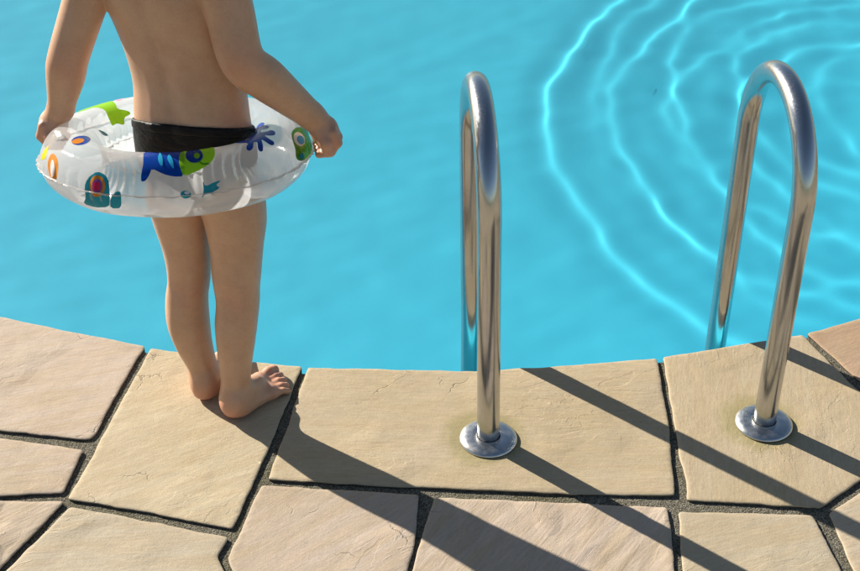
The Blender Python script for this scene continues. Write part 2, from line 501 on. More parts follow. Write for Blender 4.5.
# more slabs just outside the frame: coping along the pool and broken paving behind
def clip(poly, p, nrm):
    out = []
    for i in range(len(poly)):
        a, b_ = poly[i], poly[(i + 1) % len(poly)]
        da, db = (a - p) @ nrm, (b_ - p) @ nrm
        if da <= 0: out.append(a)
        if (da < 0) != (db < 0) and da != db:
            out.append(a + (b_ - a) * da / (da - db))
    return out
rp = random.Random(3)
tints = [CREAM, PINK, YEL, TAN, GREY, TAN]
cop_out = offset_loop(POOL, 0.36)
seg = np.linalg.norm(np.roll(POOL, -1, 0) - POOL, axis=1)
s_at = np.concatenate([[0], np.cumsum(seg)])[:-1]
order = [i for i in range(m) if (abs(POOL[i][0]) > 1.012) and POOL[i][1] < 3.4]
for side in (1, -1):
    ids = [i for i in order if POOL[i][0] * side > 0]
    ids.sort(key=lambda i: side * POOL[i][0])
    i0 = 0
    while i0 < len(ids) - 14:
        n_ = rp.randint(11, 15)
        run = ids[i0:i0 + n_]
        if len(run) < 8: break
        A_ = [POOL[i] for i in run[:-1]]; B_ = [cop_out[i] for i in run[:-1]]
        P = A_ + B_[::-1]
        P = [np.array(q) for q in P]
        P = clip(P, np.array([side * 1.012, 0]), np.array([-side, 0.0]))
        if len(P) >= 3: slab(P[::3] if len(P) > 12 else P, rp.choice(tints), rp.uniform(-1, 1), 1, 0, 0.02, 20 + i0 + side, False)
        i0 += n_
seeds = []
for ix in range(-6, 7):
    for iy in range(0, 10):
        seeds.append(np.array([ix * 0.33 + rp.uniform(-.1, .1), 0.25 + iy * 0.33 + rp.uniform(-.1, .1)]))
copL = cop_out
for si, s in enumerate(seeds):
    if abs(s[0]) < 1.03 and s[1] > 1.39: continue
    if inside(copL, np.array([[s[0]]]), np.array([[s[1]]]))[0, 0]: continue
    d = np.linalg.norm(copL - s, axis=1); jn = d.argmin()
    if d[jn] < 0.06: continue
    poly = [s + np.array(v) for v in ((-.5, -.5), (.5, -.5), (.5, .5), (-.5, .5))]
    for t_ in seeds:
        if t_ is s or np.linalg.norm(t_ - s) > 1.2: continue
        nr = (t_ - s) / np.linalg.norm(t_ - s)
        poly = clip(poly, (s + t_) / 2 - nr * 0.008, nr)
    nr = (copL[jn] - s) / d[jn]
    if d[jn] < .8: poly = clip(poly, copL[jn] - nr * 0.012, nr)
    if s[1] < 1.405: poly = clip(poly, np.array([0, 1.404]), np.array([0.0, 1.0]))
    else: poly = clip(poly, np.array([math.copysign(1.015, s[0]), 0]), np.array([-math.copysign(1, s[0]), 0.0]))
    if len(poly) >= 3 and abs(poly_area(np.array(poly))) > 0.012:
        slab(poly, rp.choice(tints), rp.uniform(-1, 1), 1, 0, 0.02, 60 + si, False)
# ------------------------------------------------------------------ stainless handrails
k = NT('stainless_steel')
co = k.obj()
sc_ = k.noise(k.scale(co, (60, 60, 3.0)), 6.0, 5, .6)
sm = k.noise(co, 18, 4)
rough = k.math('ADD', k.ramp(sc_, [(0.3, 0.14), (0.75, 0.27)]), k.math('MULTIPLY', k.ramp(sm, [(0.5, 0.0), (0.8, 1.0)]), 0.08))
col = k.mix(k.ramp(sm, [(0.45, 0.0), (0.85, 0.5)]), (0.49, 0.50, 0.505), (0.375, 0.37, 0.36))
M_steel = k.done(k.bsdf(Base_Color=col, Metallic=1.0, Roughness=rough, Anisotropic=0.35, Normal=k.bump(k.noise(k.scale(co, (300, 300, 12)), 4.0, 3), 0.12, 0.0004)))
k = NT('satin_steel')
co = k.obj()
M_satin = k.done(k.bsdf(Base_Color=k.ramp(k.noise(co, 60, 4), [(0.3, (0.50, 0.50, 0.49)), (0.7, (0.64, 0.63, 0.61))]), Metallic=1.0,
                        Roughness=k.ramp(k.noise(co, 90, 4), [(0.3, 0.24), (0.7, 0.38)])))
k = NT('black_rubber')
M_rubber = k.done(k.bsdf(Base_Color=(0.012, 0.012, 0.012), Roughness=0.7))

def sweep(path, r, nseg=40, cap=True):
    path = [Vector(p) for p in path]
    V, F = [], []
    prev = None
    for i, p in enumerate(path):
        t = (path[min(i + 1, len(path) - 1)] - path[max(i - 1, 0)]).normalized()
        if prev is None:
            u = t.orthogonal().normalized()
        else:
            u = (prev - t * prev.dot(t)).normalized()
        prev = u
        w = t.cross(u)
        for j in range(nseg):
            a = 2 * math.pi * j / nseg
            V.append(p + (u * math.cos(a) + w * math.sin(a)) * r)
    for i in range(len(path) - 1):
        for j in range(nseg):
            j2 = (j + 1) % nseg
            F.append((i * nseg + j, i * nseg + j2, (i + 1) * nseg + j2, (i + 1) * nseg + j))
    if cap:
        F.append(tuple(range(nseg))[::-1]); F.append(tuple((len(path) - 1) * nseg + j for j in range(nseg)))
    return V, F
def lathe(prof, nseg=64):
    V, F = [], []
    for r, z in prof:
        for j in range(nseg):
            a = 2 * math.pi * j / nseg
            V.append((r * math.cos(a), r * math.sin(a), z))
    for i in range(len(prof) - 1):
        for j in range(nseg):
            j2 = (j + 1) % nseg
            F.append((i * nseg + j, i * nseg + j2, (i + 1) * nseg + j2, (i + 1) * nseg + j))
    return V, F
def handrail(base, lean, az, label):
    t = empty('pool_handrail', (*base, 0))
    tag(t, label, 'handrail', 'pool ladder handrails')
    phi, w, h, r = R(az), 0.315, 0.468, 0.0205
    d = Vector((math.cos(phi), math.sin(phi), 0))
    def q(s, z): return d * s + Vector((lean * max(z, 0), 0, z))
    path = [q(0, z) for z in np.linspace(-0.05, h, 14)]
    for a in np.linspace(0, math.pi, 40)[1:-1]:
        path.append(q(w / 2 - w / 2 * math.cos(a), h + w / 2 * math.sin(a)))
    path += [q(w, z) for z in np.linspace(h, -1.02, 24)]
    V, F = sweep(path, r)
    link('tube', mesh_of('tube', V, F, True), M_steel, t)
    V, F = lathe([(0.0214, 0.0035), (0.0214, 0.0108), (0.0235, 0.0117), (0.033, 0.0112), (0.043, 0.0096), (0.050, 0.0064), (0.0528, 0.0036), (0.0530, 0.0012), (0.0515, 0.0002), (0.047, 0.0002)])
    fl_ = link('flange', mesh_of('flange', V, F, True), M_satin, t)
    V, F = lathe([(0.0200, 0.0104), (0.0216, 0.0104), (0.0216, 0.0025), (0.0200, 0.0025), (0.0200, 0.0104)])
    link('gasket', mesh_of('gasket', V, F, False), M_rubber, fl_)
    foot = [q(w, -1.06), q(w, -1.19)]
    V, F = sweep(foot, 0.024, 24)
    link('end_cap', mesh_of('end_cap', V, F, False), M_rubber, t)
    return t
handrail(FLANGES[0], -0.020, 94.3, 'stainless steel ladder handrail nearer the child, rising from the tan slab left of the joint')
handrail(FLANGES[1], -0.001, 95.5, 'stainless steel ladder handrail farther from the child, beside the reddish slab')
# ------------------------------------------------------------------ the child: one skin grown from a distance field
H0 = 0.0025
OX, OY, OZ = -0.70, 1.86, -0.012
GNX, GNY, GNZ = int(0.60 / H0), int(0.40 / H0), int(1.16 / H0)
class Field:
    def __init__(self):
        self.D = np.full((GNX, GNY, GNZ), 0.05, np.float32)
        self.ax = (OX + H0 * np.arange(GNX), OY + H0 * np.arange(GNY), OZ + H0 * np.arange(GNZ))
    def box(self, lo, hi, pad):
        s = []
        for a, l, h in zip(self.ax, lo, hi):
            i0 = max(0, int((l - pad - a[0]) / H0)); i1 = min(len(a), int((h + pad - a[0]) / H0) + 2)
            s.append(slice(i0, max(i0, i1)))
        return tuple(s), np.meshgrid(*(a[q].astype(np.float32) for a, q in zip(self.ax, s)), indexing='ij', sparse=True)
    def blend(self, s, d, k_):
        a = self.D[s]
        if k_ <= 0:
            self.D[s] = np.minimum(a, d); return
        h = np.clip(k_ - np.abs(a - d), 0, None) / k_
        self.D[s] = np.minimum(a, d) - h * h * k_ * 0.25
    def cone(self, a, b_, ra, rb, k_=0.01):
        a, b_ = np.array(a, float), np.array(b_, float)
        rm = max(ra, rb)
        s, (X, Y, Z) = self.box(np.minimum(a, b_), np.maximum(a, b_), rm + k_ + .012)
        d = b_ - a
        t = ((X - a[0]) * d[0] + (Y - a[1]) * d[1] + (Z - a[2]) * d[2]) / (d @ d)
        t = np.clip(t, 0, 1)
        q = np.sqrt((X - a[0] - t * d[0]) ** 2 + (Y - a[1] - t * d[1]) ** 2 + (Z - a[2] - t * d[2]) ** 2)
        self.blend(s, q - (ra + (rb - ra) * t), k_)
    def chain(self, pts, k_=0.01, sub=1):
        if sub > 1:                                  # smooth spline through the joints
            P = np.array([[*p, r] for p, r in pts]); t = np.arange(len(P)); T = np.linspace(0, len(P) - 1, (len(P) - 1) * sub + 1)
            g_ = np.gradient(P, axis=0); i = np.clip(T.astype(int), 0, len(P) - 2); u = (T - i)[:, None]
            Q_ = (2 * u**3 - 3 * u**2 + 1) * P[i] + (u**3 - 2 * u**2 + u) * g_[i] + (-2 * u**3 + 3 * u**2) * P[i + 1] + (u**3 - u**2) * g_[i + 1]
            pts = [(q[:3], q[3]) for q in Q_]
        for (p, r), (q, r2) in zip(pts[:-1], pts[1:]):
            self.cone(p, q, r, r2, k_)
    def ell(self, c, rad, az=0.0, k_=0.01, sub=False):
        c = np.array(c, float); rm = max(rad)
        s, (X, Y, Z) = self.box(c, c, rm + k_ + .012)
        ca, sa = math.cos(az), math.sin(az)
        x, y = (X - c[0]) * ca + (Y - c[1]) * sa, -(X - c[0]) * sa + (Y - c[1]) * ca
        k0 = np.sqrt((x / rad[0]) ** 2 + (y / rad[1]) ** 2 + ((Z - c[2]) / rad[2]) ** 2)
        k1 = np.sqrt((x / rad[0] ** 2) ** 2 + (y / rad[1] ** 2) ** 2 + ((Z - c[2]) / rad[2] ** 2) ** 2) + 1e-9
        d = k0 * (k0 - 1) / k1
        if sub:
            a = self.D[s]; h = np.clip(k_ - np.abs(a + d), 0, None) / k_
            self.D[s] = np.maximum(a, -d) + h * h * k_ * .25
        else:
            self.blend(s, d, k_)
    def loft(self, secs, az=0.0, k_=0.02, shape=None, p=2.0):
        """secs: rows of (z, cx, cy, rx, ry), smooth in between"""
        S = np.array(sorted(secs), float)
        z = S[:, 0]
        m_ = S[:, 3:5].max() + k_ + .012
        lo = (S[:, 1].min() - m_, S[:, 2].min() - m_, z[0]); hi = (S[:, 1].max() + m_, S[:, 2].max() + m_, z[-1])
        s, (X, Y, Z) = self.box(lo, hi, .02)
        zz = Z[0, 0, :]
        def cub(col):
            tg = np.gradient(col, z)
            i = np.clip(np.searchsorted(z, zz) - 1, 0, len(z) - 2)
            h = z[i + 1] - z[i]; t = np.clip((zz - z[i]) / h, 0, 1)
            return ((2 * t**3 - 3 * t**2 + 1) * col[i] + (t**3 - 2 * t**2 + t) * h * tg[i] + (-2 * t**3 + 3 * t**2) * col[i + 1] + (t**3 - t**2) * h * tg[i + 1]).astype(np.float32)
        cx_, cy_, rx, ry = (cub(S[:, j])[None, None, :] for j in (1, 2, 3, 4))
        ca, sa = math.cos(az), math.sin(az)
        x, y = (X - cx_) * ca + (Y - cy_) * sa, -(X - cx_) * sa + (Y - cy_) * ca
        k0 = ((np.abs(x) / rx) ** p + (np.abs(y) / ry) ** p) ** (1 / p)
        rr = np.sqrt(x * x + y * y) + 1e-6
        d = rr * (1 - 1 / np.maximum(k0, 1e-3))
        if shape is not None: d = d + shape(x, y, Z)
        over = np.maximum(z[0] - Z, Z - z[-1])
        d = np.where(over > 0, np.sqrt(np.maximum(d, 0) ** 2 + over ** 2), np.maximum(d, over))
        self.blend(s, d.astype(np.float32), k_)

def surface_nets(D):
    S = D < 0
    c = np.zeros(tuple(n_ - 1 for n_ in D.shape), np.uint8)
    offs = [(i, j, k_) for i in (0, 1) for j in (0, 1) for k_ in (0, 1)]
    sl = lambda o: tuple(slice(o_, o_ + n_ - 1) for o_, n_ in zip(o, D.shape))
    for o in offs: c += S[sl(o)]
    idx = np.argwhere((c > 0) & (c < 8))
    vals = {o: D[idx[:, 0] + o[0], idx[:, 1] + o[1], idx[:, 2] + o[2]] for o in offs}
    acc = np.zeros((len(idx), 3)); cnt = np.zeros(len(idx))
    for o in offs:
        for ax in range(3):
            if o[ax] == 0:
                o2 = list(o); o2[ax] = 1; o2 = tuple(o2)
                a, b_ = vals[o], vals[o2]
                mk = (a < 0) != (b_ < 0)
                t = np.where(mk, a / np.where(mk, a - b_, 1), 0)
                for q in range(3):
                    acc[:, q] += np.where(mk, o[q] + (t if q == ax else 0), 0)
                cnt += mk
    V = idx + acc / cnt[:, None]
    num = np.full(c.shape, -1, np.int32); num[idx[:, 0], idx[:, 1], idx[:, 2]] = np.arange(len(idx))
    Q = []
    for ax in range(3):
        a = [slice(1, n_ - 1) for n_ in D.shape]; b_ = list(a)
        a[ax] = slice(0, D.shape[ax] - 1); b_[ax] = slice(1, D.shape[ax])
        A_, B_ = S[tuple(a)], S[tuple(b_)]
        e = np.argwhere(A_ != B_)
        flip = A_[e[:, 0], e[:, 1], e[:, 2]]
        e = e + np.array([0 if q == ax else 1 for q in range(3)])
        u, w = (ax + 1) % 3, (ax + 2) % 3
        q = []
        for du, dw in ((0, 0), (1, 0), (1, 1), (0, 1)):
            p_ = e.copy(); p_[:, u] -= 1 - du; p_[:, w] -= 1 - dw
            q.append(num[p_[:, 0], p_[:, 1], p_[:, 2]])
        q = np.stack(q, 1)
        q = np.where(flip[:, None], q, q[:, ::-1])
        Q.append(q)
    Q = np.concatenate(Q); Q = Q[(Q >= 0).all(1)]
    return V * H0 + np.array([OX, OY, OZ]), Q

TZ = R(-22)                      # the trunk faces away and a little to the right
TC, TS = math.cos(TZ), math.sin(TZ)
BX, BY = -0.397, 2.078
def tb(x, y, z):                 # trunk coordinates (x to the child's right, y forward) to the place
    return (BX + x * TC - y * TS, BY + x * TS + y * TC, z)

F = Field()
def back_shape(x, y, z):
    up = smoothstep(0.56, 0.64, z) * (1 - smoothstep(0.84, 0.92, z))
    bk = smoothstep(0.01, -0.03, y)
    g_ = 0.0045 * np.exp(-(x / 0.011) ** 2) * up
    mus = -0.0030 * np.exp(-((np.abs(x) - 0.030) / 0.016) ** 2) * smoothstep(0.55, 0.60, z) * (1 - smoothstep(0.72, 0.82, z))
    sca = -0.006 * np.exp(-((np.abs(x) - 0.052) / 0.024) ** 2 - ((z - 0.815) / 0.04) ** 2)
    dim = 0.0022 * np.exp(-((np.abs(x) - 0.026) / 0.010) ** 2 - ((z - 0.615) / 0.012) ** 2)
    return (g_ + mus + sca + dim) * bk
torso = [(0.435, -0.394, 2.080, 0.090, 0.064), (0.465, -0.394, 2.079, 0.101, 0.072), (0.50, -0.396, 2.077, 0.104, 0.073), (0.55, -0.397, 2.076, 0.1045, 0.070),
         (0.60, -0.397, 2.077, 0.1015, 0.066), (0.65, -0.396, 2.078, 0.0985, 0.063), (0.70, -0.401, 2.080, 0.0995, 0.063), (0.75, -0.409, 2.083, 0.1045, 0.066),
         (0.80, -0.418, 2.085, 0.1110, 0.068), (0.85, -0.423, 2.088, 0.108, 0.064), (0.885, -0.424, 2.09, 0.088, 0.054), (0.915, -0.424, 2.092, 0.050, 0.042)]
F.loft(torso, TZ, 0.02, back_shape, 2.25)
legR = [(0.012, -0.360, 2.014, 0.0245, 0.026), (0.029, -0.361, 2.015, 0.0265, 0.029), (0.055, -0.3605, 2.021, 0.0268, 0.029), (0.103, -0.358, 2.026, 0.0300, 0.032), (0.149, -0.354, 2.031, 0.0345, 0.037),
        (0.195, -0.350, 2.036, 0.0385, 0.040), (0.239, -0.3445, 2.043, 0.0392, 0.040), (0.265, -0.3445, 2.047, 0.0412, 0.041), (0.283, -0.344, 2.049, 0.0432, 0.043), (0.344, -0.340, 2.056, 0.0470, 0.049), (0.40, -0.339, 2.062, 0.0545, 0.057), (0.45, -0.345, 2.066, 0.056, 0.060), (0.49, -0.352, 2.07, 0.040, 0.045)]
def knee(z0):
    def shape(x, y, z):
        bk = smoothstep(0.0, -0.02, y)
        crease = (0.0007 * np.exp(-((z - z0 + 0.10 * x) / 0.004) ** 2) + 0.0004 * np.exp(-((z - z0 - 0.020 - 0.08 * x) / 0.004) ** 2)) * np.exp(-(x / 0.020) ** 2)
        tendon = -0.0022 * np.exp(-((np.abs(x) - 0.024) / 0.008) ** 2 - ((z - z0 - 0.012) / 0.035) ** 2)
        hollow = 0.0018 * np.exp(-(x / 0.012) ** 2 - ((z - z0) / 0.030) ** 2)
        calf = -0.0022 * np.exp(-((x + 0.010) / 0.014) ** 2 - ((z - z0 + 0.085) / 0.04) ** 2)
        achil = 0.0018 * np.exp(-((np.abs(x) - 0.016) / 0.007) ** 2) * (1 - smoothstep(0.06, 0.11, z)) * smoothstep(0.03, 0.05, z)
        return (crease + tendon + hollow + calf + achil) * bk
    return shape
F.loft(legR, TZ, 0.010, knee(0.262))
legL = [(0.012, -0.424, 2.064, 0.0225, 0.026), (0.03, -0.425, 2.068, 0.0250, 0.028), (0.065, -0.4305, 2.074, 0.0282, 0.030), (0.114, -0.441, 2.079, 0.0340, 0.036), (0.161, -0.4465, 2.083, 0.0388, 0.041),
        (0.217, -0.444, 2.087, 0.0384, 0.041), (0.253, -0.437, 2.091, 0.0378, 0.041), (0.317, -0.436, 2.096, 0.0425, 0.046), (0.380, -0.440, 2.098, 0.0490, 0.054), (0.44, -0.441, 2.096, 0.053, 0.058), (0.48, -0.437, 2.092, 0.038, 0.045)]
F.loft(legL, TZ, 0.008, knee(0.247))
PELVIS = F.D.copy()
# feet
def foot(heel, az, side):
    f = np.array([math.cos(az), math.sin(az)]); m_ = np.array([-f[1], f[0]]) * side
    def P(a, b_, z): return (heel[0] + f[0] * a + m_[0] * b_, heel[1] + f[1] * a + m_[1] * b_, z)
    F.ell(P(0.026, 0, 0.025), (0.026, 0.0235, 0.0255), az, 0.012)
    F.cone(P(0.030, 0, 0.040), P(0.085, 0.004, 0.030), 0.026, 0.0195, 0.016)
    F.cone(P(0.035, -0.009, 0.018), P(0.100, -0.018, 0.0135), 0.0175, 0.0135, 0.012)
    F.cone(P(0.070, 0.010, 0.026), P(0.110, 0.019, 0.0165), 0.018, 0.0160, 0.012)
    F.cone(P(0.108, 0.018, 0.0155), P(0.102, -0.019, 0.0130), 0.0150, 0.0125, 0.010)
    for (a0, b0, a1, b1, r0, r1) in ((.112, .0225, .1540, .0245, .0118, .0112), (.114, .0065, .1525, .0065, .0084, .0080), (.111, -.0058, .1465, -.0085, .0080, .0074), (.107, -.0170, .1385, -.0228, .0076, .0070), (.102, -.0270, .1290, -.0360, .0072, .0064)):
        mid = P((a0 + a1 * 2) / 3, (b0 + b1 * 2) / 3, r1 + .0058)
        F.cone(P(a0, b0, .0125), mid, r0, r1 * .93, 0.006)
        F.cone(mid, P(a1, b1, r1 + .0004), r1 * .93, r1, 0.002)
foot((-0.3795, 1.9890), R(51.5), 1)
foot((-0.4300, 2.0385), R(80), -1)
# arms
shR, elR, wrR = np.array((-0.324, 2.028, 0.872)), np.array((-0.2920, 1.985, 0.738)), np.array((-0.1920, 2.030, 0.615))
F.cone(tb(.075, 0, .862), shR, 0.040, 0.040, 0.03)
F.chain([(shR, .0405), (shR * .5 + elR * .5, .0372), (elR, .0345), (elR * .68 + wrR * .32, .0335), (elR * .32 + wrR * .68, .0272), (wrR, .0212)], 0.004, 6)
shL, elL, wrL = np.array((-0.518, 2.106, 0.868)), np.array((-0.5870, 2.074, 0.700)), np.array((-0.6165, 2.083, 0.600))
F.cone(tb(-.080, 0, .862), shL, 0.040, 0.039, 0.03)
F.chain([(shL, .0385), (shL * .5 + elL * .5, .0345), (elL, .0318), (elL * .66 + wrL * .34, .0300), (elL * .3 + wrL * .7, .0240), (wrL, .0192)], 0.004, 6)
# hands, closed round the rim of the ring
def hand(w, out, rim, fwd):
    """w wrist, out: from the ring centre outwards, fwd: along the rim; back of the hand up and outwards"""
    o = np.array(out); t = np.array(fwd); up = np.array((0, 0, 1.0))
    def P(a, b_, c): return np.array(w) + o * a + t * b_ + up * c
    F.cone(w, P(.018, .002, -.024), .0195, .0215, .012)
    F.ell(P(.019, .003, -.033), (.0225, .0275, .0250), math.atan2(o[1], o[0]), .010)
    for i in range(4):
        b_ = -.0165 + .0135 * i
        dz = (-.002, .001, .0, -.004)[i]
        ln = (.95, 1.0, .97, .85)[i]
        k1 = P(.030, b_, -.022 + dz); k2 = P(.0395 * ln, b_, -.041 + dz); k3 = P(.026, b_ * .97, -.058 + dz); k4 = P(.006, b_ * .95, -.062)
        F.chain([(k1, .0092), (k2, .0080), (k3, .0074), (k4, .0066)], 0.0035)
    F.chain([(P(.010, -.012, -.022), .0125), (P(.018, -.0235, -.038), .0098), (P(.020, -.022, -.056), .0082)], 0.006)
hand(wrR, (0.985, 0.17, 0), None, (-0.17, 0.985, 0))
hand(wrL, (-0.94, 0.10, 0), None, (0.10, 0.99, 0))
# neck and head
HZ = 1.005
F.cone(tb(-.028, .015, .89), tb(-.028, .022, .95), .034, .033, .02)
hd = tb(-.028, .030, HZ)
F.ell(hd, (.070, .086, .086), TZ, .02)
def hb(x, y, z): return (hd[0] + x * TC - y * TS, hd[1] + x * TS + y * TC, HZ + z)
F.ell(hb(0, .034, -.050), (.047, .044, .044), TZ, .03)
F.ell(hb(0, .086, -.020), (.0085, .011, .011), TZ, .010)
F.ell(hb(0, .079, -.052), (.017, .007, .0048), TZ, .006)
for s_ in (-1, 1):
    F.ell(hb(s_ * .028, .087, .001), (.013, .010, .009), TZ, .008, True)
    F.ell(hb(s_ * .071, -.006, -.008), (.007, .014, .020), TZ, .006)
# soles rest flat on the slab
zz = F.ax[2][None, None, :]
F.D = np.maximum(F.D, (0.0004 - zz).astype(np.float32))
V, Q = surface_nets(F.D)

k = NT('skin')
co = k.n('NewGeometry').outputs['Position']
bl = k.n('Attribute', attribute_type='GEOMETRY', attribute_name='blush').outputs['Fac']
base = k.ramp(k.noise(co, 14, 4), [(0.3, (0.58, 0.345, 0.212)), (0.7, (0.64, 0.39, 0.245))])
base = k.mix(k.ramp(k.noise(co, 38, 5, .65), [(0.42, 0.0), (0.72, 0.40)]), base, (0.50, 0.25, 0.155))
base = k.mix(k.ramp(k.noise(co, 7, 3), [(0.45, 0.0), (0.70, 0.30)]), base, (0.66, 0.44, 0.30))
base = k.mix(k.math('MULTIPLY', bl, 0.9), base, (0.60, 0.25, 0.17))
base = k.mix(0.25, base, k.ramp(k.noise(co, 240, 3), [(0.3, 0.75), (0.6, 1.0)]), 'MULTIPLY')
b = k.bump(k.noise(co, 700, 2), 0.25, 0.0004)
b = k.bump(k.noise(co, 60, 3), 0.10, 0.001, b)
M_skin = k.done(k.bsdf(Base_Color=base, Roughness=0.42, Specular_IOR_Level=0.45, Subsurface_Weight=0.22, Subsurface_Radius=(0.9, 0.32, 0.16), Subsurface_Scale=0.012, Normal=b))
me = np_mesh('person', V, Q)
blush = np.zeros(len(V))
for c_, r_, a_ in (((-.372, 2.0, .012), .032, 1.0), ((-.427, 2.05, .012), .03, .9), ((-.29, 2.10, .012), .05, .55), (elR + (.0, -.03, 0), .035, .45), (elL + (0, -.03, 0), .035, .4),
                   (wrR + (.035, 0, -.045), .04, .65), (wrL + (-.03, 0, -.04), .04, .7), ((-.30, 2.0, .615), .04, .55), ((-.345, 2.01, .262), .03, .3), ((-.437, 2.05, .245), .03, .3)):
    d = np.linalg.norm(V - np.array(c_), axis=1) / r_
    blush = np.maximum(blush, a_ * np.exp(-d * d))
at_ = me.attributes.new('blush', 'FLOAT', 'POINT'); at_.data.foreach_set('value', blush.astype(np.float32))
person = link('person', me, M_skin)
tag(person, 'barefoot child seen from behind in black briefs, holding a swim ring at the pool edge', 'person')

def relax(v, q_, n_):
    for _ in range(n_):
        s_ = np.zeros_like(v); c_ = np.zeros(len(v))
        for a, b_ in ((0, 1), (1, 2), (2, 3), (3, 0)):
            np.add.at(s_, q_[:, a], v[q_[:, b_]]); np.add.at(s_, q_[:, b_], v[q_[:, a]])
            np.add.at(c_, q_[:, a], 1); np.add.at(c_, q_[:, b_], 1)
        v = v * 0.5 + 0.5 * s_ / c_[:, None]
    return v
# clothes and hair: shells lifted off the same field
def shell(name, D, lo, hi, mat, thick, parent):
    """closed skin at distance thick, between two height fields lo and hi (functions of x, y)"""
    X, Y = np.meshgrid(F.ax[0], F.ax[1], indexing='ij')
    L_, U_ = lo(X, Y), hi(X, Y)
    E = np.maximum(D - thick, np.maximum(L_[:, :, None] - zz, zz - U_[:, :, None])).astype(np.float32)
    v, q_ = surface_nets(E)
    v = relax(v, q_, 6)
    o = link(name, np_mesh(name, v, q_), mat, parent)
    return o
k = NT('black_swim_fabric')
co = k.n('NewGeometry').outputs['Position']
wv_ = k.noise(co, 28, 3)
M_black = k.done(k.bsdf(Base_Color=(0.003, 0.003, 0.004), Roughness=0.5, Specular_IOR_Level=0.2, Normal=k.bump(k.noise(k.scale(co, (1, 1, 2.5)), 42, 3), 0.6, 0.006)))
def waist(X, Y):
    return 0.5790 - 0.06 * (X - BX) - 0.42 * (Y - BY)
def leg_cut(X, Y):
    xl = (X - BX) * TC + (Y - BY) * TS
    return 0.452 + 0.75 * np.maximum(np.abs(xl) - 0.02, 0)
trunks = shell('swim_briefs', PELVIS, leg_cut, waist, M_black, 0.0032, person)
band = shell('waistband', PELVIS, lambda X, Y: waist(X, Y) - 0.016, lambda X, Y: waist(X, Y) + 0.0015, M_black, 0.0052, trunks)
k = NT('hair')
co = k.n('NewGeometry').outputs['Position']
M_hair = k.done(k.bsdf(Base_Color=k.ramp(k.noise(k.scale(co, (1, 1, .15)), 260, 3), [(0.3, (0.05, 0.028, 0.014)), (0.7, (0.16, 0.09, 0.045))]), Roughness=0.5, Normal=k.bump(k.noise(k.scale(co, (1, 1, .12)), 300, 3), 1, .004)))
def hairline(X, Y):
    yl = -(X - hd[0]) * TS + (Y - hd[1]) * TC
    return HZ - 0.045 + 0.075 * smoothstep(-0.03, 0.07, yl) + 0.006 * np.sin(X * 400) * np.cos(Y * 310)
FH = Field(); FH.ell(hd, (.070, .086, .086), TZ, .0)
shell('hair', FH.D, hairline, lambda X, Y: X * 0 + 1.2, M_hair, 0.011, person)
k = NT('eye')
M_eye = k.done(k.bsdf(Base_Color=(0.75, 0.73, 0.70), Roughness=0.15))
k = NT('iris')
M_iris = k.done(k.bsdf(Base_Color=(0.05, 0.03, 0.02), Roughness=0.15))
def ball(name, c_, r_, mat, parent, squash=1.0):
    V_, F_ = lathe([(r_ * math.sin(a), r_ * math.cos(a) * squash) for a in np.linspace(0.01, math.pi - .01, 14)], 20)
    o = link(name, mesh_of(name, V_, F_, True), mat, parent); o.location = c_
    return o
for s_ in (-1, 1):
    e_ = ball('eye', hb(s_ * .028, .073, .001), .0115, M_eye, person)
    i_ = ball('iris', (-TS * .0085, TC * .0085, 0), .0052, M_iris, e_)
